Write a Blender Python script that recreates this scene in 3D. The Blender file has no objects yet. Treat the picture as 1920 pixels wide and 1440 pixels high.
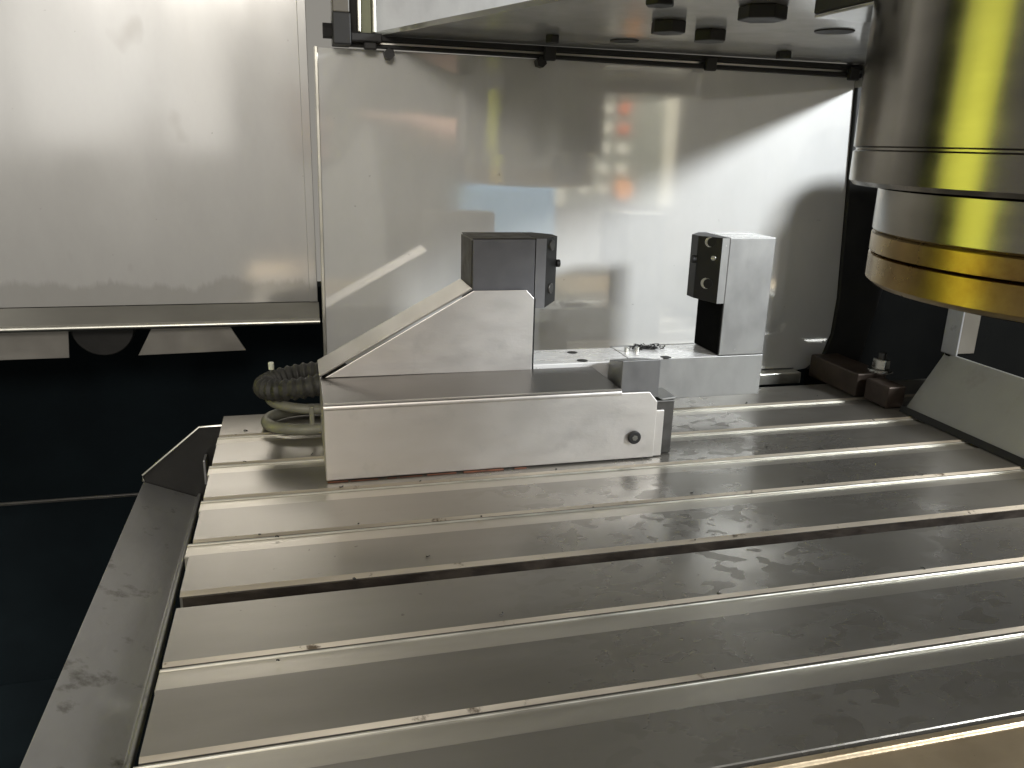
import bpy, bmesh, math, random
from mathutils import Vector, Matrix
random.seed(7)
R = math.radians
sc = bpy.context.scene
COL = sc.collection

# ------------------------------------------------------------------ camera
cam_d = bpy.data.cameras.new('camera'); cam = bpy.data.objects.new('camera', cam_d); COL.objects.link(cam)
yaw, pit, rol = -0.2611835, -0.28956872, 0.02793561
fwd = Vector((-math.sin(yaw)*math.cos(pit), math.cos(yaw)*math.cos(pit), math.sin(pit)))
r0 = Vector((math.cos(yaw), math.sin(yaw), 0)); u0 = r0.cross(fwd)
rt = r0*math.cos(rol) + u0*math.sin(rol); up = -r0*math.sin(rol) + u0*math.cos(rol)
m = Matrix((rt, up, -fwd)).transposed().to_4x4(); m.translation = Vector((0.07126, -0.41897, 0.23988))
cam.matrix_world = m
cam_d.sensor_width = 36; cam_d.lens = 28.455; cam_d.clip_start = 0.02; cam_d.clip_end = 50
sc.camera = cam

# ------------------------------------------------------------------ world and lamps
w = bpy.data.worlds.new('World'); sc.world = w; w.use_nodes = True
bg = w.node_tree.nodes['Background']; bg.inputs[0].default_value = (0.95, 0.90, 0.80, 1); bg.inputs[1].default_value = 0.28
sc.view_settings.view_transform = 'Standard'; sc.view_settings.look = 'None'
sc.view_settings.exposure = 0.0; sc.view_settings.gamma = 1.0; sc.view_settings.use_curve_mapping = False
def area(name, loc, target, sx, sy, power, col, spread=180):
    l = bpy.data.lights.new(name, 'AREA'); l.shape = 'RECTANGLE'; l.size = sx; l.size_y = sy
    l.energy = power; l.color = col; l.spread = R(spread)
    o = bpy.data.objects.new(name, l); COL.objects.link(o); o.location = loc
    o.rotation_euler = (Vector(target)-Vector(loc)).to_track_quat('-Z', 'Y').to_euler(); return o
# bright shop windows left of the operator, behind the camera (three panes with dark mullions between)
for x, wd in ((-1.02, .46), (-.56, .34), (-.23, .20)):
    area('window_lamp', (x, -1.55, 1.09), (x, 1, 1.09), wd, 1.8, 4.3*wd, (1.0, .965, .91))
# machine work lamp high on the right
area('work_lamp', (1.45, -.80, .69), (.42, .345, .14), .24, .14, 5.6, (.93, .97, 1.0), 70)
# front lamp, then fill lamps added for the yellow board and operator panel
area('fill_lamp', (-.15, -1.75, .98), (.25, .15, .05), .7, .35, 16.0, (1.0, .94, .86))
area('fill_lamp', (-.25, -.55, 1.35), (-.53, .14, .20), .3, .15, 2.4, (1.0, .97, .90), 26)  # added to brighten the yellow board
area('fill_lamp', (1.15, -.25, 1.5), (.80, -1.0, .15), .5, .3, 24.0, (1.0, .96, .88), 90)  # added to brighten the operator panel and blue cabinet

# ------------------------------------------------------------------ materials
MATS = {}
def nm(name):
    mt = bpy.data.materials.new(name); mt.use_nodes = True
    nt = mt.node_tree; return mt, nt, nt.nodes['Principled BSDF'], nt.nodes['Material Output']
def N(nt, typ, **kw):
    n = nt.nodes.new(typ)
    for k, v in kw.items():
        if k in n.inputs: n.inputs[k].default_value = v
        else: setattr(n, k, v)
    return n
def coords(nt, sx=1, sy=1, sz=1):
    g = N(nt, 'ShaderNodeNewGeometry'); mp = N(nt, 'ShaderNodeMapping'); mp.inputs['Scale'].default_value = (sx, sy, sz)
    nt.links.new(g.outputs['Position'], mp.inputs['Vector']); return mp.outputs[0]
def noise(nt, vec, scale, detail=4, rough=.55):
    n = N(nt, 'ShaderNodeTexNoise', Scale=scale, Detail=detail, Roughness=rough); nt.links.new(vec, n.inputs['Vector']); return n.outputs['Fac']
def ramp(nt, fac, a, b, va=0., vb=1.):
    mr = N(nt, 'ShaderNodeMapRange', clamp=True); mr.inputs['From Min'].default_value = a; mr.inputs['From Max'].default_value = b
    mr.inputs['To Min'].default_value = va; mr.inputs['To Max'].default_value = vb
    nt.links.new(fac, mr.inputs['Value']); return mr.outputs['Result']
def mixc(nt, fac, c1, c2):
    mx = N(nt, 'ShaderNodeMix', data_type='RGBA')
    if hasattr(fac, 'links'): nt.links.new(fac, mx.inputs['Factor'])
    else: mx.inputs['Factor'].default_value = fac
    for c, k in ((c1, 6), (c2, 7)):
        if isinstance(c, tuple): mx.inputs[k].default_value = (*c, 1)
        else: nt.links.new(c, mx.inputs[k])
    return mx.outputs[2]
def math_(nt, op, a, b):
    n = N(nt, 'ShaderNodeMath', operation=op)
    for i, v in enumerate((a, b)):
        if hasattr(v, 'links'): nt.links.new(v, n.inputs[i])
        else: n.inputs[i].default_value = v
    return n.outputs[0]
def bump(nt, h, strength, dist, normal=None):
    b = N(nt, 'ShaderNodeBump', Strength=strength, Distance=dist); nt.links.new(h, b.inputs['Height']); return b.outputs['Normal']
def surf(name, c1, c2, r1, r2, metallic=1.0, scale=40, stretch=(1, 1, 1), bmp=.15, bdist=.0006, dirt=None, dscale=25, dlo=.62, dhi=.7, spec=.5, fine=260):
    """surface with two-tone colour, varying gloss, fine relief and stains"""
    mt, nt, p, out = nm(name); L = nt.links.new
    v = coords(nt, *stretch); a = noise(nt, v, scale, 5); fcol = ramp(nt, a, .35, .65)
    col = mixc(nt, fcol, c1, c2)
    rg = ramp(nt, a, .3, .7, r1, r2)
    if dirt:
        d = ramp(nt, noise(nt, coords(nt), dscale, 6, .65), dlo, dhi)
        col = mixc(nt, d, col, dirt); rg = math_(nt, 'MAXIMUM', rg, math_(nt, 'MULTIPLY', d, .6))
    L(col, p.inputs['Base Color']); L(rg, p.inputs['Roughness'])
    p.inputs['Metallic'].default_value = metallic; p.inputs['Specular IOR Level'].default_value = spec
    if bmp:
        L(bump(nt, noise(nt, v, fine, 3), bmp, bdist), p.inputs['Normal'])
    MATS[name] = mt; return mt

def sheet_mat(name, base, base2, rsharp, rsoft, mixf, stretch, smudge=.5, msoft=1.0, tide=None):
    """polished sheet steel under an oily film: a sharp and a broad highlight"""
    mt, nt, p, out = nm(name); L = nt.links.new
    p2 = N(nt, 'ShaderNodeBsdfPrincipled')
    v = coords(nt, *stretch)
    a = noise(nt, v, 9, 6); col = mixc(nt, ramp(nt, a, .3, .7), base, base2)
    sp = ramp(nt, noise(nt, coords(nt), 150, 2, .5), .77, .82)
    col = mixc(nt, math_(nt, 'MULTIPLY', sp, .35), col, (.10, .09, .07))
    if tide:
        sz = N(nt, 'ShaderNodeSeparateXYZ'); L(coords(nt), sz.inputs[0])
        hgt = math_(nt, 'SUBTRACT', sz.outputs['Z'], math_(nt, 'MULTIPLY', noise(nt, coords(nt, 1, 1, .2), 13, 6, .7), .06))
        td = ramp(nt, hgt, tide-.0335, tide-.0275, 1, 0)
        col = mixc(nt, math_(nt, 'MULTIPLY', td, .38), col, (.34, .33, .30))
        sm = ramp(nt, noise(nt, coords(nt, 1, 1, .6), 24, 2, .4), .70, .78)
        col = mixc(nt, math_(nt, 'MULTIPLY', sm, .35), col, (.36, .34, .30))
    for q in (p, p2):
        L(col, q.inputs['Base Color']); q.inputs['Metallic'].default_value = 1
    L(ramp(nt, a, .3, .7, rsharp*.7, rsharp*1.4), p.inputs['Roughness']); p2.inputs['Roughness'].default_value = rsoft; p2.inputs['Metallic'].default_value = msoft
    nb = bump(nt, noise(nt, v, 5, 2), .02, .004)
    L(nb, p.inputs['Normal'])
    mx = N(nt, 'ShaderNodeMixShader')
    L(ramp(nt, noise(nt, coords(nt, 1, 1, .5), 7, 6, .6), .3, .7, max(0, mixf-.15*smudge*2), min(1, mixf+.15*smudge*2)), mx.inputs[0])
    L(p.outputs[0], mx.inputs[1]); L(p2.outputs[0], mx.inputs[2]); L(mx.outputs[0], out.inputs['Surface'])
    MATS[name] = mt; return mt

sheet_mat('partition_steel', (.66, .66, .645), (.72, .72, .70), .06, .50, .66, (1, 1, 1), .25, .12)
sheet_mat('wall_steel', (.645, .64, .625), (.70, .695, .68), .12, .5, .50, (1, 1, .4), .25, .8, .093)
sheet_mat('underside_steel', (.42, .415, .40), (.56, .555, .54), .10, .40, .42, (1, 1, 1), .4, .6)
surf('guard_alu', (.70, .67, .635), (.73, .70, .665), .40, .47, .9, 30, (1, 1, 2), .14, .0005, (.52, .505, .48), 30, .56, .95)
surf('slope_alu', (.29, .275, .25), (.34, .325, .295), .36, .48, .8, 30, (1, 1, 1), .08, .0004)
surf('ledge_dark', (.085, .079, .07), (.105, .099, .088), .30, .38, 1, 30, (.3, 1, 1), .08, .0003)  # guard metal darkened, standing in for the ledge's dark reflection
surf('jaw_dark', (.105, .106, .114), (.12, .121, .13), .42, .52, .35, 60, (1, 1, 1), .12, .0003)
surf('jaw_plate', (.16, .16, .168), (.18, .18, .185), .40, .5, .5, 60, (1, 1, 1), .12, .0003)
surf('jaw_black', (.010, .010, .010), (.016, .0155, .015), .42, .52, .2, 60, (1, 1, 1), .1, .0003)
surf('jaw_top', (.022, .020, .016), (.045, .038, .03), .35, .55, .4, 80, (1, 1, 1), .2, .0004)
surf('block_steel', (.15, .15, .15), (.18, .18, .18), .42, .5, .6, 70, (1, 1, .6), .10, .0003)
surf('ground_steel', (.25, .25, .245), (.29, .29, .28), .44, .54, .65, 70, (1, 1, .6), .10, .0003, (.62, .62, .6), 95, .68, .74)
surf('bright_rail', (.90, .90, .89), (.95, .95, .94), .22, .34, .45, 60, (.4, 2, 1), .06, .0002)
surf('black_metal', (.008, .008, .008), (.014, .0135, .0125), .5, .65, .1, 50, (1, 1, 1), .2, .0005)
surf('dark_steel', (.06, .058, .055), (.10, .096, .09), .3, .45, .7, 50, (1, 1, 1), .15, .0004)
surf('lip_grey', (.17, .165, .145), (.21, .205, .18), .45, .55, .4, 30, (.4, 1, 1), .1, .0004)
surf('deep_black', (.0028, .0030, .0028), (.0042, .0044, .0040), .85, .95, 0, 30, (1, 1, 1), .15, .001, spec=.05)
surf('rubber', (.010, .010, .010), (.018, .018, .017), .5, .7, 0, 50, (1, 1, 1), .2, .0005, spec=.3)
surf('pit_black', (.0045, .0075, .0095), (.007, .0115, .014), .8, .95, 0, 12, (1, 1, 1), .15, .001, spec=.1)
surf('gutter_paint', (.27, .27, .275), (.32, .32, .325), .30, .40, .55, 25, (1, .6, 1), .35, .0008, (.10, .095, .085), 30, .60, .72, fine=120)
surf('gutter_dark', (.010, .0095, .0085), (.018, .017, .015), .4, .5, .1, 25, (1, 1, 1), .2, .0006)
surf('edge_alu', (.62, .61, .55), (.70, .69, .62), .3, .42, 1, 40, (1, 1, 1), .1, .0003)
surf('cover_paint', (.25, .25, .235), (.285, .285, .268), .38, .5, 0, 20, (1, 1, 1), .1, .0004, (.22, .21, .19), 22, .60, .75)
surf('beige_paint', (.075, .066, .051), (.095, .085, .067), .38, .5, 0, 20, (1, 1, 1), .1, .0004)
surf('rust_steel', (.022, .016, .012), (.05, .039, .029), .45, .7, .4, 60, (.6, 1, 1), .5, .0012, (.02, .016, .013), 30, .5, .7)
surf('clamp_brown', (.045, .032, .024), (.075, .055, .042), .38, .55, .5, 40, (1, 1, 1), .3, .0006)
surf('zinc', (.55, .55, .52), (.66, .66, .62), .2, .32, 1, 60, (1, 1, 1), .1, .0003)
surf('spindle_black', (.21, .20, .178), (.25, .238, .212), .16, .20, 1, 20, (1, 1, 4), 0)
surf('spindle_steel', (.25, .236, .205), (.30, .285, .25), .20, .26, 1, 20, (1, 1, 4), 0)
surf('brass', (.28, .195, .075), (.35, .25, .10), .24, .32, 1, 30, (1, 1, 1), 0, .0003, (.16, .075, .03), 20, .50, .85)
surf('hose_dark', (.020, .0195, .017), (.042, .041, .036), .5, .7, 0, 120, (1, 1, 1), .5, .0015)
surf('tube_green', (.15, .147, .115), (.20, .196, .155), .4, .55, 0, 60, (1, 1, 1), .2, .0006, (.16, .15, .09), 50, .58, .7)
surf('white_plastic', (.62, .64, .52), (.70, .72, .60), .4, .5, 0, 40, (1, 1, 1), .1, .0003)
surf('chips', (.02, .02, .02), (.09, .09, .085), .3, .5, .8, 200, (1, 1, 1), .2, .0003)
surf('rust_line', (.08, .028, .014), (.18, .065, .032), .6, .8, 0, 90, (1, 1, 1), .3, .0006)
surf('olive_paint', (.16, .17, .10), (.20, .21, .13), .4, .5, 0, 30, (1, 1, 1), .1, .0004)
surf('front_sill', (.52, .41, .27), (.62, .50, .34), .32, .46, .75, 22, (1, 1, 1), .3, .0006, (.20, .14, .08), 60, .62, .68)
surf('yellow_paint', (.76, .80, .10), (.80, .84, .12), .4, .5, 0, 10, (1, 1, 1), 0)
surf('cabinet_blue', (.27, .55, .92), (.30, .58, .95), .5, .6, 0, 10, (1, 1, 1), .05, .0003)
surf('panel_cream', (.72, .69, .58), (.78, .75, .64), .4, .5, 0, 10, (1, 1, 1), .05, .0003)
surf('panel_grey', (.24, .25, .22), (.27, .28, .25), .4, .5, 0, 10, (1, 1, 1), .05, .0003)
surf('button_white', (.85, .82, .72), (.88, .85, .75), .4, .5, 0, 10, (1, 1, 1), 0)
surf('button_red', (.75, .16, .08), (.78, .18, .09), .4, .5, 0, 10, (1, 1, 1), 0)
surf('button_orange', (.90, .32, .06), (.92, .34, .07), .4, .5, 0, 10, (1, 1, 1), 0)
surf('skin', (.55, .32, .23), (.60, .36, .26), .5, .6, 0, 30, (1, 1, 1), .1, .0005)
surf('cloth_olive', (.055, .048, .030), (.075, .065, .042), .8, .9, 0, 40, (1, 1, 1), .3, .001)
surf('hair', (.02, .014, .01), (.03, .02, .015), .6, .7, 0, 60, (1, 1, 8), .4, .002)

# the machined table top: milled grey iron with a drying coolant film
def table_mat():
    mt, nt, p, out = nm('table_iron'); L = nt.links.new
    v = coords(nt); vs = coords(nt, .35, 1.6, 1)
    sxp = N(nt, 'ShaderNodeSeparateXYZ'); nt.links.new(v, sxp.inputs[0])
    film = ramp(nt, noise(nt, coords(nt, .8, 1, 1), 7, 4, .6), .43, .53)           # pools of drying coolant
    film = math_(nt, 'MULTIPLY', film, math_(nt, 'MULTIPLY', ramp(nt, sxp.outputs['X'], .16, .32), ramp(nt, sxp.outputs['X'], .46, .58, 1, 0)))
    wob = noise(nt, coords(nt, .6, 1, 1), 45, 3, .6)
    spots = ramp(nt, math_(nt, 'ADD', noise(nt, coords(nt, .6, 1, 1), 105, 1.5, .5), math_(nt, 'MULTIPLY', wob, .5)), .795, .83)   # dry islands inside them
    wet = math_(nt, 'MULTIPLY', film, math_(nt, 'SUBTRACT', 1.0, spots))
    cloud = noise(nt, vs, 9, 6, .6)
    col = mixc(nt, ramp(nt, cloud, .3, .7), (.195, .183, .160), (.25, .236, .21))
    col = mixc(nt, math_(nt, 'MULTIPLY', wet, .6), col, (.36, .345, .315))  # wet pools also lightened, the partition's sheen put into their colour
    pits = ramp(nt, noise(nt, v, 170, 2, .5), .735, .755)
    col = mixc(nt, math_(nt, 'MULTIPLY', pits, .5), col, (.07, .06, .05))
    L(col, p.inputs['Base Color']); p.inputs['Metallic'].default_value = .70
    rg = ramp(nt, cloud, .3, .7, .27, .37)
    rg = math_(nt, 'SUBTRACT', rg, math_(nt, 'MULTIPLY', wet, .135))
    L(rg, p.inputs['Roughness'])
    h = noise(nt, coords(nt, .15, 3, 1), 120, 3)
    L(bump(nt, h, .02, .0003), p.inputs['Normal'])
    MATS['table_iron'] = mt
table_mat()
surf('lit_edge', (.42, .37, .30), (.58, .52, .43), .38, .55, .6, 60, (.15, 1, 1), .4, .0006, (.10, .075, .05), 55, .60, .68)  # pale chamfer colour stands in for light caught by the slot edges
surf('slot_alu', (.34, .32, .28), (.42, .395, .345), .32, .42, .75, 30, (.25, 1, 1), .12, .0004, (.30, .24, .16), 40, .66, .76)

# ------------------------------------------------------------------ builders
def empty(name, loc, label, cat, group=None):
    o = bpy.data.objects.new(name, None); COL.objects.link(o); o.location = loc; o.empty_display_size = .02
    tag(o, label, cat, group); return o
def tag(o, label=None, cat=None, group=None, kind=None):
    for k, v in (('label', label), ('category', cat), ('group', group), ('kind', kind)):
        if v: o[k] = v
    return o
def link(name, bm, mat, parent=None, bev=0, smooth=False, seg=2):
    bmesh.ops.recalc_face_normals(bm, faces=bm.faces)
    me = bpy.data.meshes.new(name); bm.to_mesh(me); bm.free()
    o = bpy.data.objects.new(name, me); COL.objects.link(o)
    me.materials.append(MATS[mat])
    if smooth:
        for f in me.polygons: f.use_smooth = True
        me.set_sharp_from_angle(angle=R(35))
    if parent:
        o.parent = parent; mi = Matrix.Identity(4); t = parent
        while t: mi = t.matrix_basis @ mi; t = t.parent
        # parents are never rotated: undo their location so meshes stay in world coordinates
        o.location = -mi.translation if parent.parent is None else (0, 0, 0)
    if bev:
        b = o.modifiers.new('bevel', 'BEVEL'); b.width = bev; b.segments = seg; b.limit_method = 'ANGLE'; b.angle_limit = R(30)
        b.harden_normals = False
    return o
def box(bm, x0, x1, y0, y1, z0, z1):
    v = [bm.verts.new(c) for c in ((x0,y0,z0),(x1,y0,z0),(x1,y1,z0),(x0,y1,z0),(x0,y0,z1),(x1,y0,z1),(x1,y1,z1),(x0,y1,z1))]
    for f in ((0,3,2,1),(4,5,6,7),(0,1,5,4),(1,2,6,5),(2,3,7,6),(3,0,4,7)): bm.faces.new([v[i] for i in f])
    return v
def prism(bm, pts, axis, a, b):
    """polygon pts in the two other axes extruded along axis from a to b"""
    def P(u, t, s):
        return {'x': (s, u, t), 'y': (u, s, t), 'z': (u, t, s)}[axis]
    va = [bm.verts.new(P(u, t, a)) for u, t in pts]; vb = [bm.verts.new(P(u, t, b)) for u, t in pts]
    n = len(pts); bm.faces.new(va); bm.faces.new(vb[::-1])
    for i in range(n): bm.faces.new((va[i], vb[i], vb[(i+1)%n], va[(i+1)%n]))
def lathe(bm, prof, cx, cy, n=64, cap=True):
    """prof [(r,z)] revolved about the vertical through cx,cy"""
    rings = []
    for r, z in prof:
        rings.append([bm.verts.new((cx+r*math.cos(2*math.pi*i/n), cy+r*math.sin(2*math.pi*i/n), z)) for i in range(n)])
    for a, b in zip(rings, rings[1:]):
        for i in range(n): bm.faces.new((a[i], a[(i+1)%n], b[(i+1)%n], b[i]))
    if cap:
        bm.faces.new(rings[0][::-1]); bm.faces.new(rings[-1])
def cyl(bm, p0, p1, r, n=24, r2=None):
    p0, p1 = Vector(p0), Vector(p1); d = (p1-p0).normalized(); a = d.orthogonal().normalized(); b = d.cross(a)
    r2 = r if r2 is None else r2
    A = [bm.verts.new(p0+r*(a*math.cos(2*math.pi*i/n)+b*math.sin(2*math.pi*i/n))) for i in range(n)]
    B = [bm.verts.new(p1+r2*(a*math.cos(2*math.pi*i/n)+b*math.sin(2*math.pi*i/n))) for i in range(n)]
    for i in range(n): bm.faces.new((A[i], A[(i+1)%n], B[(i+1)%n], B[i]))
    bm.faces.new(A[::-1]); bm.faces.new(B)
def tube(bm, pts, r, n=10, rfun=None):
    """swept tube through pts"""
    pts = [Vector(p) for p in pts]; rings = []; ref = Vector((0, 0, 1))
    for i, p in enumerate(pts):
        d = (pts[min(i+1, len(pts)-1)]-pts[max(i-1, 0)]).normalized()
        a = d.cross(ref)
        a = a.normalized() if a.length > 1e-4 else d.orthogonal().normalized(); b = d.cross(a)
        rr = rfun(i) if rfun else r
        rings.append([bm.verts.new(p+rr*(a*math.cos(2*math.pi*k/n)+b*math.sin(2*math.pi*k/n))) for k in range(n)])
    for A, B in zip(rings, rings[1:]):
        for k in range(n): bm.faces.new((A[k], A[(k+1)%n], B[(k+1)%n], B[k]))
    bm.faces.new(rings[0][::-1]); bm.faces.new(rings[-1])
def B(name, dims, mat, parent=None, bev=.0006):
    bm = bmesh.new(); box(bm, *dims); return link(name, bm, mat, parent, bev)
def PR(name, pts, axis, a, b, mat, parent=None, bev=.0006):
    bm = bmesh.new(); prism(bm, pts, axis, a, b); return link(name, bm, mat, parent, bev)
def CY(name, p0, p1, r, mat, parent=None, n=24, bev=0, r2=None):
    bm = bmesh.new(); cyl(bm, p0, p1, r, n, r2); return link(name, bm, mat, parent, bev, smooth=(n > 8))

# ------------------------------------------------------------------ setting: sump under the machine
fl = B('sump_floor', (-1.4, 1.6, -.9, 1.1, -.50, -.46), 'pit_black'); tag(fl, 'black sump floor far below the machine table', None, None, 'structure')
bw = B('sump_back_wall', (-1.4, 1.6, .62, .66, -.46, .06), 'pit_black'); tag(bw, 'black wall at the back of the sump under the left panel', None, None, 'structure')

# ------------------------------------------------------------------ machine table with T slots
P0 = .063
tb = empty('machine_table', (.5, .06, -.09), 'long grey iron machine table with parallel slots under the vise', 'machine table')
prof = []
def zz(y, z): prof.append((y, z))
zz(.307, -.09); zz(.307, -.004); zz(.3035, 0)
for k in range(4, -3, -1):
    y = k*P0
    wd = .0125 if k == 0 else .0178
    zz(y+(.0040 if k == 0 else .0024), 0); zz(y, -.0012); zz(y, -.022); zz(y-wd, -.022); zz(y-wd, -.0004); zz(y-wd-.0006, 0)
zz(-.1798, 0); zz(-.1803, -.0005); zz(-.1803, -.09)
bm = bmesh.new(); prism(bm, prof, 'x', 0, .98); tc = link('table_casting', bm, 'table_iron', tb, 0)
tc.data.materials.append(MATS['lit_edge'])
for f in tc.data.polygons:
    if f.normal.z > .5 and f.normal.y < -.1 and f.center.y < .3 and f.center.y > -.17: f.material_index = 1
# the open slot shows a rusty inner wall
B('rusty_slot_wall', (.0015, .979, -.0012, -.0002, -.0218, -.0014), 'rust_steel', tb, 0)['label'] = 'dark rusty wall inside the one open slot'
B('rusty_slot_floor', (.0015, .979, -.0123, -.0014, -.0219, -.0170), 'rust_steel', tb, 0)
order = {4: 'farthest, running behind the vise guard', 3: 'second from the back, ending at the vise guard', 2: 'third from the back, along the foot of the vise guard',
         1: 'just behind the open dark slot', -1: 'just in front of the open dark slot', -2: 'nearest the front edge of the table'}
for k in (4, 3, 2, 1, -1, -2):
    y = k*P0; x0 = {4: -.001, 3: -.002, 2: -.0015, 1: -.003, -1: -.001, -2: -.002}[k]
    pts = [(y-.0014, -.012), (y-.0014, -.0018), (y-.0020, -.0011), (y-.0030, -.0010), (y-.0036, -.0015), (y-.0170, -.0012), (y-.0175, -.0014), (y-.0175, -.012)]
    bm = bmesh.new(); prism(bm, pts, 'x', x0, .979)
    o = link('slot_cover_strip', bm, 'slot_alu', None, .0003)
    CY('highlight_rib', (x0+.0005, y-.0026, -.0011), (.9785, y-.0026, -.0011), .0008, 'edge_alu', o, 10)  # brighter rib added to draw the highlight along the strip's back edge
    tag(o, 'pale metal slot cover strip '+order[k], 'cover strip', 'strips covering the table slots')
# front sill below the table edge
sl = PR('front_sill', [(-.1815, -.030), (-.1815, -.0012), (-.1825, -.0006), (-.1850, -.0006), (-.1862, -.0022), (-.1875, -.0022), (-.40, -.0085), (-.40, -.030)], 'x', -.02, .98, 'front_sill', None, .0008)
tag(sl, 'warm stained steel sill along the front edge of the table', 'sill')

# ------------------------------------------------------------------ gutter beside the table
gt = empty('side_gutter', (-.045, .02, -.09), 'grey painted sloping gutter along the left side of the table', 'gutter')
PR('sloped_plate', [(-.0685, -.0505), (-.0265, -.0685), (-.0245, -.0650), (-.0225, -.0655), (-.0225, -.0715), (-.0685, -.0545)], 'y', -.40, .288, 'gutter_paint', gt, .0007)
ep = [(-.0685, -.054), (-.0685, -.045), (-.0195, -.004), (-.0006, -.0034), (-.0006, -.075), (-.0225, -.072)]
PR('end_plate', ep, 'y', .2885, .2915, 'gutter_dark', gt, .0004)
bm = bmesh.new(); tube(bm, [(-.0685, .2875, -.050), (-.0685, .2875, -.0445), (-.0192, .2875, -.0035), (-.0008, .2875, -.0030)], .0011, 8)
link('plate_rim', bm, 'edge_alu', gt, 0, True)
B('joint_tab', (-.0165, -.0145, .270, .2865, -.050, -.028), 'gutter_paint', gt, .0004)
ft = B('sump_rail', (-.30, -.070, .300, .303, -.0690, -.0668), 'dark_steel', None, .0003)
tag(ft, 'thin dark rail edge in the black sump left of the gutter', 'rail')

# ------------------------------------------------------------------ left back wall
YW = .45
lw = empty('back_wall_panel', (-.07, YW, .045), 'beige satin steel back wall panel with folded lip on the left', 'wall panel')
B('sheet', (-.30, .088, YW, YW+.003, .0735, .43), 'wall_steel', lw, .0004)
PR('folded_lip', [(YW-.001, .0735), (YW-.012, .0575), (YW-.012, .0545), (YW+.001, .070)], 'x', -.30, .0895, 'lip_grey', lw, .0005)
bm = bmesh.new(); cyl(bm, (-.30, YW-.0125, .0545), (.0895, YW-.0125, .0545), .0028, 12); link('rolled_edge', bm, 'edge_alu', lw, 0, True)
B('corner_strip', (.080, .0885, YW-.004, YW-.0006, .074, .43), 'wall_steel', lw, .0006)
CY('screw_head', (.0515, YW-.0005, .398), (.0515, YW-.004, .398), .0055, 'black_metal', lw, 16)
for x, z in ((-.052, .236), (-.105, .1725), (-.060, .138), (-.043, .1535)):
    pass
for i, pts in enumerate(([(-.30, .0205), (-.157, .0205), (-.1545, .050), (-.30, .050)], [(-.093, .0205), (.0125, .0220), (-.003, .050), (-.077, .050)])):
    o = PR('deflector_plate', pts, 'y', YW+.004, YW+.0065, 'slope_alu', None, .0004)
    tag(o, ('shiny straight-ended deflector plate below the wall lip at the far left', 'shiny trapezoid deflector plate hanging below the wall lip')[i], 'deflector', 'deflector plates below the wall lip')
bm = bmesh.new(); cyl(bm, (-.125, YW+.0100, .050), (-.125, YW+.0200, .050), .030, 32); o = link('auger_end', bm, 'gutter_dark', None, .001, True)
tag(o, 'round brown auger end between the two deflector plates', 'auger')

# ------------------------------------------------------------------ centre partition
YP = .345
pt = empty('steel_partition', (.37, YP, 0), 'polished steel partition panel standing behind the vise', 'panel')
bm = bmesh.new(); prism(bm, [(.0905, .004), (.0930, .3140), (.628, .3140), (.634, .225), (.636, .2), (.640, .14), (.6435, .085), (.642, .045), (.634, .020), (.616, .006), (.600, .004)], 'y', YP, YP+.003)
link('sheet', bm, 'partition_steel', pt, .0004)
bm = bmesh.new(); prism(bm, [(.0896, .004), (.0921, .3146), (.0950, .3146), (.0925, .004)], 'y', YP-.0014, YP+.012); link('bright_edge', bm, 'edge_alu', pt, .0005)
B('bottom_flange', (.0955, .600, YP-.016, YP-.0008, -.006, .0065), 'edge_alu', pt, .0008)
B('seam', (.0955, .6, YP-.0007, YP-.0001, .0068, .0076), 'black_metal', pt, 0)
PR('rubber_edge', [(.6285, .322), (.6345, .225), (.6365, .2), (.6405, .14), (.6440, .085), (.6425, .045), (.6345, .020), (.6165, .006), (.680, .0), (.70, .10), (.70, .322)], 'y', YP-.004, YP+.004, 'rubber', pt, .001)
dk = B('dark_wall', (.655, 1.30, .36, .40, -.05, .80), 'deep_black'); tag(dk, 'black wall for the dark cavity behind the spindle right of the partition', 'dark_wall')  # dark cavity; its unseen height added to darken the table's reflections

dk = B('dark_wall', (1.10, 1.14, -.10, .358, -.05, .80), 'deep_black'); tag(dk, 'added black wall at the unseen right end, darkening reflections in the table', 'dark_wall')  # unseen wall added to keep the table's reflections dark
# ------------------------------------------------------------------ overhead head cover
ZO = .325
oh = empty('head_cover', (.4, .2, .32), 'shiny overhead steel cover with black hanging bolts above the partition', 'cover')
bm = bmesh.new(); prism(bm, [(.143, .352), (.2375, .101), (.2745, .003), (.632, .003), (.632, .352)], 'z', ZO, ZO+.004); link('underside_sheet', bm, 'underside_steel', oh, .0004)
B('shadow_flange', (.6280, .6318, .004, .351, .3030, .3248), 'underside_steel', oh, .0005)  # added flange, lowers the work lamp's shadow edge on the partition
B('upper_back_sheet', (.137, .46, .353, .356, .3265, .52), 'ground_steel', oh, .0005)
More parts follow.
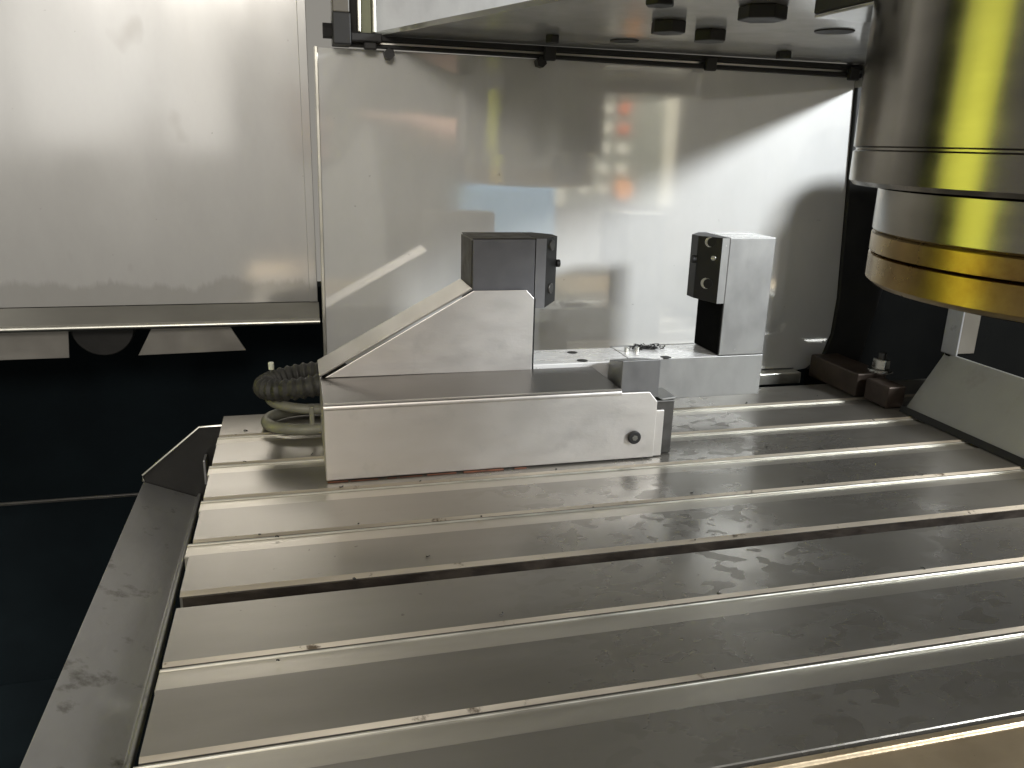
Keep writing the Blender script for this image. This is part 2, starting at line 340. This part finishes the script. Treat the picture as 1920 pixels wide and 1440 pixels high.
# lip along the top of the partition: two black seals with a bright strip between
PR('lower_seal', [(.118, .3150), (.118, .3178), (.634, .3160), (.634, .3118)], 'y', YP-.010, YP-.002, 'rubber', oh, .0006)
PR('bright_strip', [(.124, .3180), (.124, .3200), (.632, .3186), (.632, .3164)], 'y', YP-.006, YP-.001, 'edge_alu', oh, .0003)
PR('upper_seal', [(.118, .3204), (.118, .3246), (.634, .3240), (.634, .3190)], 'y', YP-.010, YP-.001, 'rubber', oh, .0006)
for x, z in ((.1385, .3195), (.2985, .3185), (.4585, .3172), (.616, .3155)):
    b = B('seal_clamp', (x-.0055, x+.0055, YP-.016, YP-.0102, z-.0068, z+.0052), 'black_metal', oh, .0012)
for x in (.155, .292):
    CY('seal_bolt', (x, YP-.0012, .3105), (x, YP-.012, .3105), .0048, 'black_metal', oh, 6)
for (x, y, s, h, rot) in ((.3319, .1551, .0128, .0080, .3), (.3794, .1838, .0130, .0080, .1), (.357, .0727, .0150, .0080, .5), (.2804, .2661, .0062, .0062, .2), (.5006, .2759, .0068, .0065, .4), (.283, .062, .009, .006, 0)):
    bm = bmesh.new(); n = 6
    prism(bm, [(x+s*math.cos(rot+i*math.pi/3), y+s*math.sin(rot+i*math.pi/3)) for i in range(n)], 'z', ZO-h, ZO-.0001)
    link('hanging_bolt', bm, 'black_metal', oh, .0008)
bm = bmesh.new(); lathe(bm, [(.0138, ZO-.0009), (.0142, ZO-.0001)], .460, .146, 40); link('hole_disc', bm, 'black_metal', oh, 0, True)  # flat black discs stand in for the dark inside open holes
bm = bmesh.new(); lathe(bm, [(.0118, ZO-.0009), (.0122, ZO-.0001)], .345, .270, 40); link('hole_disc', bm, 'black_metal', oh, 0, True)
# upright corner posts at the left end
cp = empty('corner_posts', (.125, .335, .315), 'narrow upright metal posts with black foot at the left end of the head cover', 'post')
B('beige_post', (.1075, .1215, .325, .350, .3400, .52), 'beige_paint', cp, .001)
B('black_foot', (.1072, .1222, .323, .351, .3152, .3397), 'black_metal', cp, .001)
B('black_gap', (.1220, .1275, .335, .352, .3255, .52), 'rubber', cp, 0)
B('white_edge', (.1278, .1302, .322, .352, .3255, .52), 'edge_alu', cp, .0005)
B('olive_strip', (.1306, .1400, .334, .352, .3255, .52), 'olive_paint', cp, .0005)
B('pale_edge', (.1403, .1428, .322, .352, .3255, .52), 'edge_alu', cp, .0005)
CY('bolt_head', (.1072, .336, .3262), (.0995, .336, .3262), .0062, 'black_metal', cp, 6)
bm = bmesh.new(); box(bm, .1222, .148, .326, .345, .3185, .3254); link('black_bracket', bm, 'black_metal', cp, .001)

# ------------------------------------------------------------------ vise
vs = empty('machine_vise', (.24, .2, 0), 'large steel machine vise with sheet metal guards and tall open jaws', 'vise')
# vise base hidden behind the guards
B('base_body', (.092, .3577, .1455, .272, .0004, .0462), 'dark_steel', vs, .0012)
PR('base_end_lip', [(.3470, .0466), (.3577, .0472), (.3577, .0492), (.3440, .0478)], 'y', .1440, .1700, 'ground_steel', vs, .0006)
g = PR('front_guard', [(.0829, .0012), (.3392, .0012), (.3392, .0478), (.3320, .0562), (.3090, .0564), (.0829, .0582)], 'y', .1382, .1400, 'guard_alu', vs, .0006)
bm = bmesh.new(); cyl(bm, (.0830, .1407, .0562), (.3084, .1407, .0562), .0030, 24); link('guard_bend', bm, 'guard_alu', vs, 0, True)
CY('screw', (.3209, .13815, .0196), (.3209, .1352, .0196), .0054, 'black_metal', g, 24, .0008)
s2 = CY('screw_socket', (.3209, .1351, .0196), (.3209, .13485, .0196), .0024, 'zinc', g, 6)
B('end_strip', (.3358, .3470, .1408, .1440, .0008, .0395), 'guard_alu', vs, .0005)
# ledge over the guard
PR('guard_ledge', [(.1382, .0566), (.1382, .0582), (.1400, .0590), (.2060, .0594), (.2060, .0574), (.1404, .0572)], 'x', .0829, .3085, 'ledge_dark', vs, .0005)
PR('end_guard', [(.1402, .0012), (.1402, .0564), (.2060, .0570), (.2600, .0570), (.2600, .0012)], 'x', .0829, .0844, 'guard_alu', vs, .0004)
# triangular guard with sloping top
PR('triangular_guard', [(.0866, .0597), (.2547, .0590), (.2547, .1192), (.2482, .1260), (.2045, .1262)], 'y', .2052, .2068, 'guard_alu', vs, .0004)
bm = bmesh.new()
ptsA = [(.0850, .0588), (.2046, .1266), (.2030, .1290), (.0828, .0622)]
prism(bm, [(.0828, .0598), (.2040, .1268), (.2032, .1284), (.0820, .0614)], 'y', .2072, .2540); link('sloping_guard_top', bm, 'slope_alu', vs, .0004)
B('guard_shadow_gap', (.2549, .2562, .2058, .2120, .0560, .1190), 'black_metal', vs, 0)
# rail
rl = B('slide_rail', (.2565, .3449, .2072, .2540, .0470, .0627), 'bright_rail', vs, .0007)
for x, y, r in ((.3024, .2416, .0046), (.3022, .2138, .0048), (.3793, .2129, .0050)):
    bm = bmesh.new()
    n = 24; zt = .06275
    A = [bm.verts.new((x+r*math.cos(6.2832*i/n), y+r*math.sin(6.2832*i/n), zt+.0001)) for i in range(n)]
    Bv = [bm.verts.new((x+r*.80*math.cos(6.2832*i/n), y+r*.80*math.sin(6.2832*i/n), zt+.0004)) for i in range(n)]
    for i in range(n): bm.faces.new((A[i], A[(i+1)%n], Bv[(i+1)%n], Bv[i]))
    bm.faces.new(Bv); link('bolt_recess', bm, 'black_metal', rl, 0, True)
for x, y in ((.352, .2361), (.3612, .2347)):
    CY('dowel_pin', (x, y, .0620), (x, y, .0672), .0023, 'zinc', rl, 16, .0004)
# left jaw
bm = bmesh.new(); prism(bm, [(.2044, .2100), (.2559, .2100), (.2559, .2555), (.2058, .2555), (.2044, .2525)], 'z', .0600, .1662)
lj = link('fixed_jaw', bm, 'jaw_dark', vs, .0008)
B('jaw_cap', (.2043, .2559, .2101, .2556, .16635, .16700), 'jaw_top', lj, .0002)
B('side_face_plate', (.2036, .2043, .2110, .2545, .1270, .1655), 'jaw_top', lj, .0002)  # thin darker plate over the jaw's left face
def jaw_plate(sgn, x0, x1, x2, parent, mat_front):
    """chamfered jaw plate: front strip x0..x1, chamfer x1..x2"""
    bm = bmesh.new(); ch = abs(x2-x1)
    prism(bm, [(x0, .2100), (x1, .2100), (x2, .2100+ch*1.15), (x2, .2555-ch*1.15), (x1, .2555), (x0, .2555)], 'z', .1100, .1670)
    # lower edge tapers towards the gripping face
    for v in bm.verts:
        if v.co.z < .12 and abs(v.co.x-x2) < 1e-5: v.co.z += .0026
    o = link('jaw_plate', bm, 'jaw_black', parent, .0006)
    fr = [(min(x0, x1)+.0002, .1102), (max(x0, x1)-.0003, .1102), (max(x0, x1)-.0003, .1668), (min(x0, x1)+.0002, .1668)]
    PR('front_strip', fr, 'y', .20965, .20995, mat_front, o, 0)
    return o
jp = jaw_plate(1, .2561, .2653, .2790, lj, 'jaw_plate')
# bolt scallops on the chamfer and locating pin on the gripping face
nl = Vector((.0137*1.15, -.0137, 0)).normalized()
for z, r in ((.1605, .0034), (.1250, .0034)):
    c = Vector((.2718, .2173, z)); CY('jaw_bolt_or_highlight', c-nl*.004, c+nl*.0010, r*1.3, 'dark_steel', jp, 20, .0005)
CY('locating_pin', (.2788, .2260, .1445), (.2820, .2260, .1445), .0032, 'black_metal', jp, 16, .0004)
# right jaw
rj = B('movable_jaw', (.4291, .4733, .2100, .2555, .0631, .1668), 'ground_steel', vs, .0007)
B('shade_plate', (.4276, .4290, .2104, .2550, .0640, .1096), 'deep_black', rj, .0004)  # black plate stands in for shade on the jaw's left face
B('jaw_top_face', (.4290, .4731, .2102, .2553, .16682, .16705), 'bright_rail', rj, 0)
jp = jaw_plate(-1, .4289, .4216, .4075, rj, 'ground_steel')
nr = Vector((-.0141*1.15, -.0141, 0)).normalized()
for z, r in ((.1625, .0044), (.1268, .0048)):
    c = Vector((.4142, .2181, z)); tv = Vector((-nr.y, nr.x, 0)); CY('jaw_bolt_or_highlight', c-nr*.004, c+nr*.0004, r, 'zinc', jp, 24, .0003); CY('hole_shade', c+nr*.00042+tv*r*.42, c+nr*.0007+tv*r*.42, r*.86, 'rubber', jp, 24)  # zinc disc under an offset black disc draws the hole's crescent highlight
c = Vector((.4172, .2146, .1492)); CY('small_bolt', c-nr*.002, c+nr*.0006, .0022, 'zinc', jp, 16, .0003)
CY('locating_pin', (.4078, .2290, .1465), (.4040, .2290, .1465), .0034, 'black_metal', jp, 16, .0004)
# foot of the movable jaw
ftj = B('jaw_foot', (.3450, .4737, .2098, .2600, .0252, .0626), 'ground_steel', vs, .0006)
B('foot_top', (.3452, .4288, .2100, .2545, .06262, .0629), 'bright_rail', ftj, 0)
B('side_chip', (.3712, .3722, .2095, .2097, .028, .044), 'jaw_black', ftj, 0)
# stop block on the ledge in front of the rail
bm = bmesh.new()
vb = [bm.verts.new(c) for c in ((.3090,.1420,.0500),(.3412,.1420,.0500),(.3450,.2000,.0500),(.3205,.2000,.0500),(.3088,.1420,.0812),(.3412,.1420,.0814),(.3450,.2000,.0672),(.3215,.2000,.0664))]
for f in ((0,3,2,1),(4,5,6,7),(0,1,5,4),(1,2,6,5),(2,3,7,6),(3,0,4,7)): bm.faces.new([vb[i] for i in f])
sb = link('stop_block', bm, 'block_steel', vs, .0008)
# rust creeping out under the guard
bm = bmesh.new(); x = .084
while x < .245:
    ln = random.uniform(.006, .032); box(bm, x, x+ln, .1366+random.uniform(-.0003, .0003), .1381, .0001, .0005+random.random()*.0006); x += ln+random.uniform(.001, .012)*(1 if x < .17 else 2)
rs = link('rust_seam', bm, 'rust_line', vs, .0003); rs['kind'] = 'stuff'
# swarf on the rail
bm = bmesh.new()
for i in range(90):
    c = Vector((.3735+random.gauss(0, .0075), .2440+random.gauss(0, .0025), .0630+abs(random.gauss(0, .0012)))); a = random.uniform(0, 6.28); rr = random.uniform(.0008, .0026)
    tube(bm, [c+Vector((rr*math.cos(a+t*1.1), rr*math.sin(a+t*1.1)*.7, .00035*t)) for t in range(5)], random.uniform(.00025, .0005), 5)
ch = link('metal_chips', bm, 'black_metal'); tag(ch, 'small heap of dark metal chips on the bright vise rail', 'chips', None, 'stuff')

bm = bmesh.new()
for i in range(34):
    k = random.choice((4, 3, 2, 1, 0, -1)); c = Vector((random.uniform(.02, .60), k*P0+random.gauss(.003, .006), .0003))
    if .08 < c.x < .36 and c.y > .13: continue
    a = random.uniform(0, 6.28); rr = random.uniform(.0006, .0016)
    tube(bm, [c+Vector((rr*math.cos(a+t), rr*math.sin(a+t)*.8, .0002*t)) for t in range(4)], random.uniform(.00025, .0005), 5)
ch = link('slot_chips', bm, 'chips'); tag(ch, 'tiny dark chips scattered along the table slots', 'chips', None, 'stuff')

# ------------------------------------------------------------------ hoses behind the vise
def loop(cx, cy, cz, rx, ry, tilt, a0, a1, n):
    out = []
    for i in range(n+1):
        a = R(a0+(a1-a0)*i/n); out.append((cx+rx*math.cos(a), cy+ry*math.sin(a), cz+tilt*math.cos(a)))
    return out
bm = bmesh.new(); pts = loop(.0700, .262, .0420, .032, .022, .004, 0, 360, 150)
tube(bm, pts, .0095, 14, lambda i: .0086+.0009*math.sin(i*1.25))
hs = link('ribbed_hose', bm, 'hose_dark', None, 0, True)
tag(hs, 'dark ribbed hose coiled behind the left end of the vise', 'hose')
CY('hose_tip', (.0440, .275, .0490), (.0440, .275, .0555), .0024, 'white_plastic', hs, 14, .0005)
bm = bmesh.new(); tube(bm, loop(.0760, .268, .0225, .034, .026, -.003, 0, 360, 72), .0042, 12); tl = link('green_tube', bm, 'tube_green', None, 0, True)
bm = bmesh.new(); tube(bm, loop(.0740, .266, .0058, .036, .027, 0, 0, 360, 72), .0050, 12); l2 = link('lower_turn', bm, 'tube_green', tl, 0, True)
B('tube_tie', (.0735, .0775, .2370, .2420, .0070, .0260), 'tube_green', tl, .0008)
tag(tl, 'pale green tube looped on the table under the dark hose', 'tube')

# ------------------------------------------------------------------ right side: way cover and clamp
wc = empty('way_cover', (.67, 0, .0), 'pale grey sloping way cover at the right edge of the table', 'way cover')
PR('sloping_sheet', [(.6347, .0015), (.6700, .0570), (.6720, .0572), (.6900, .0300), (.6885, .0290), (.6705, .0545), (.6372, .0005)], 'y', -.30, .208, 'cover_paint', wc, .0006)
PR('wiper_strip', [(.6275, .0004), (.6310, .0065), (.6350, .0012), (.6372, .0004)], 'y', -.30, .2075, 'rubber', wc, .0006)
# upright bracket; unseen height and rounded shoulder added to shadow the partition
bp = [(.668, .0575)]
bp += [(.668, .225)] + [(.713-.045*math.cos(R(a)), .225+.045*math.sin(R(a))) for a in range(15, 91, 15)] + [(.80, .270), (.80, .002), (.6385, .003), (.6700, .0528)]
PR('shadow_bracket', bp, 'y', .200, .207, 'deep_black', wc, .0015)
B('bracket_face', (.6682, .694, .1975, .1998, .0580, .215), 'beige_paint', wc, .0006)
B('bracket_edge', (.6655, .6679, .190, .209, .0580, .225), 'gutter_paint', wc, .0008)
cb = empty('clamp_block', (.63, .29, 0), 'dark brown clamp block with washer and nut at the back right of the table', 'clamp')
B('bar', (.6135, .6480, .2545, .3350, .0006, .0250), 'clamp_brown', cb, .0012)
B('heel', (.6200, .6400, .2160, .2500, .0006, .0220), 'clamp_brown', cb, .0012)
nx, ny = .6435, .2600
bm = bmesh.new(); lathe(bm, [(.0125, .0252), (.0125, .0278)], nx, ny, 32); link('washer', bm, 'zinc', cb, .0004, True)
bm = bmesh.new(); prism(bm, [(nx+.0085*math.cos(R(20+60*i)), ny+.0085*math.sin(R(20+60*i))) for i in range(6)], 'z', .0280, .0385); link('nut', bm, 'zinc', cb, .0010)
CY('stud', (nx, ny, .026), (nx, ny, .0450), .0040, 'dark_steel', cb, 16, .0006)

# ------------------------------------------------------------------ spindle
cx, cy, rl_ = .421, -.136, .0990
sp = empty('spindle', (cx, cy, .18), 'dark cylindrical spindle nose with brass lower rings at the right', 'spindle')
def L(name, prof, mat):
    bm = bmesh.new(); lathe(bm, prof, cx, cy, 96); return link(name, bm, mat, sp, 0, True)
ro = .1125
L('housing', [(ro-.002, .2255), (ro, .2275), (ro, .2405), (ro-.0012, .2412), (ro-.0012, .2420), (ro, .2427), (ro, .3082)], 'spindle_black')
L('nose_ring', [(rl_-.001, .2045), (rl_, .2055), (rl_, .2240), (rl_-.003, .2254)], 'spindle_steel')
L('upper_brass_ring', [(rl_-.0012, .1948), (rl_, .1954), (rl_, .2034), (rl_-.0014, .2044)], 'brass')
L('lower_brass_ring', [(rl_-.010, .1790), (rl_-.003, .1800), (rl_, .1825), (rl_, .1938), (rl_-.0014, .1946)], 'brass')
L('nose_face', [(.012, .1782), (rl_-.0102, .1785)], 'black_metal')
B('head_block', (.3455, .625, -.30, .0005, .3105, .40), 'black_metal', sp, .001)
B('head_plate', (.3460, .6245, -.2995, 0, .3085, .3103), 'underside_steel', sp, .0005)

# ------------------------------------------------------------------ things seen only as reflections in the polished steel
# operator panel to the right of the door, turned towards the work space
op = empty('operator_panel', (.86, -.96, .085), 'cream operator panel with rows of buttons mirrored in the partition', 'control panel')
B('housing', (.68, 1.04, -.985, -.915, .085, .36), 'panel_cream', op, .006)
B('grey_face', (.74, 1.00, -.9148, -.9125, .092, .353), 'panel_grey', op, .001)
for r_ in range(5):
    for c_ in range(3):
        x, z = .785+c_*.050, .330-r_*.050
        mt = 'button_red' if (c_ == 2 and r_ in (0, 1)) else 'button_white'
        if r_ == 4 and c_ == 2: continue
        B('button', (x-.015, x+.015, -.9123, -.9070, z-.012, z+.012), mt, op, .002)
CY('emergency_button', (.890, -.9123, .128), (.890, -.890, .128), .026, 'button_orange', op, 24, .003)
cb2 = empty('blue_cabinet', (.52, -.68, -.94), 'narrow pale blue cabinet mirrored in the partition above the left jaw', 'cabinet')
B('body', (.405, .620, -.76, -.62, -.94, .150), 'cabinet_blue', cb2, .004)
B('upper_box', (.515, .622, -.75, -.625, .1505, .225), 'cabinet_blue', cb2, .004)
yp = PR('yellow_board', [(-.36, .275), (-.70, .065), (-.70, .080), (-.366, .290)], 'z', -.10, .62, 'yellow_paint', None, .004); tag(yp, 'yellow door board mirrored as a bright stripe on the spindle', 'door board')
dr = B('dark_wall', (-.345, -.325, .30, .47, -.30, .62), 'pit_black'); tag(dr, 'added black sheet for the dark gap at the left end of the back wall panel', 'dark_wall')  # black sheet added as the dark gap mirrored on the spindle

# the person taking the picture: one skinned body
def person():
    root = empty('person', (.42, -.86, -.95), 'person in dark olive work clothes leaning in, blurred reflection in the partition', 'person')
    J = {'pel': (.44, -.98, .02), 'sp': (.42, -.92, .20), 'ch': (.40, -.84, .38), 'nk': (.37, -.76, .50), 'hd': (.34, -.71, .60), 'tp': (.33, -.70, .70),
         'ls': (.24, -.80, .42), 'le': (.14, -.82, .22), 'lw': (.10, -.62, .20), 'rs': (.55, -.86, .42), 're': (.50, -.68, .24), 'rw': (.34, -.55, .25),
         'lh': (.36, -.98, -.02), 'lk': (.36, -.92, -.45), 'la': (.36, -1.0, -.86), 'lt': (.36, -.88, -.92), 'rh': (.53, -.98, -.02), 'rk': (.54, -.92, -.45), 'ra': (.54, -1.0, -.86), 'rtt': (.54, -.88, -.92)}
    rad = {'pel': .15, 'sp': .135, 'ch': .15, 'nk': .065, 'hd': .085, 'tp': .05, 'ls': .075, 'le': .05, 'lw': .036, 'rs': .075, 're': .05, 'rw': .036, 'lh': .09, 'lk': .065, 'la': .045, 'lt': .04, 'rh': .09, 'rk': .065, 'ra': .045, 'rtt': .04}
    E_ = [('pel','sp'),('sp','ch'),('ch','nk'),('nk','hd'),('hd','tp'),('ch','ls'),('ls','le'),('le','lw'),('ch','rs'),('rs','re'),('re','rw'),('pel','lh'),('lh','lk'),('lk','la'),('la','lt'),('pel','rh'),('rh','rk'),('rk','ra'),('ra','rtt')]
    # hands: a palm and five fingers each
    for s, wv in (('l', 'lw'), ('r', 'rw')):
        wpt = Vector(J[wv]); d = Vector((-.15, .35, .9)).normalized() if s == 'l' else Vector((-.8, .45, .25)).normalized()
        side = d.cross(Vector((0, 0, 1)) if s == 'r' else Vector((0, 1, 0))).normalized()
        J[s+'p'] = tuple(wpt+d*.06); rad[s+'p'] = .032; E_.append((wv, s+'p'))
        for k in range(5):
            o = (k-1.5)*.020; ln = (.075, .085, .08, .062, .05)[k]
            base = wpt+d*(.095 if k < 4 else .04)+side*(o if k < 4 else -.05); n1, n2 = f'{s}f{k}a', f'{s}f{k}b'
            J[n1] = tuple(base); J[n2] = tuple(base+d*ln+Vector((0, .02, -.015))); rad[n1] = .010; rad[n2] = .008
            E_ += [(s+'p', n1), (n1, n2)]
    names = list(J); idx = {n: i for i, n in enumerate(names)}
    me = bpy.data.meshes.new('body'); me.from_pydata([J[n] for n in names], [(idx[a], idx[b]) for a, b in E_], [])
    o = bpy.data.objects.new('body', me); COL.objects.link(o); o.parent = root; o.location = -root.location
    sk = o.modifiers.new('skin', 'SKIN'); sk.use_smooth_shade = True
    for n in names:
        v = me.skin_vertices[0].data[idx[n]]; v.radius = (rad[n], rad[n]); v.use_root = (n == 'pel')
    ss = o.modifiers.new('sub', 'SUBSURF'); ss.levels = 1; ss.render_levels = 1
    # cloth below the neck and above the wrists, skin elsewhere (position based)
    mt, nt, p, out = nm('person_mix'); g_ = N(nt, 'ShaderNodeNewGeometry'); sx = N(nt, 'ShaderNodeSeparateXYZ'); nt.links.new(g_.outputs['Position'], sx.inputs[0])
    up_ = ramp(nt, sx.outputs['Z'], .50, .51); fr_ = ramp(nt, sx.outputs['Y'], -.63, -.62)
    nt.links.new(mixc(nt, math_(nt, 'MAXIMUM', up_, fr_), (.030, .026, .016), (.30, .165, .115)), p.inputs['Base Color']); p.inputs['Roughness'].default_value = .7
    me.materials.append(mt)
    bm = bmesh.new(); bmesh.ops.create_uvsphere(bm, u_segments=24, v_segments=16, radius=.098)
    for v in bm.verts:
        v.co.z *= 1.1
        if v.co.y > .02 and v.co.z < .03: v.co.y = .02
        v.co += Vector((.335, -.73, .665))
    link('hair', bm, 'hair', root, 0, True)
person()
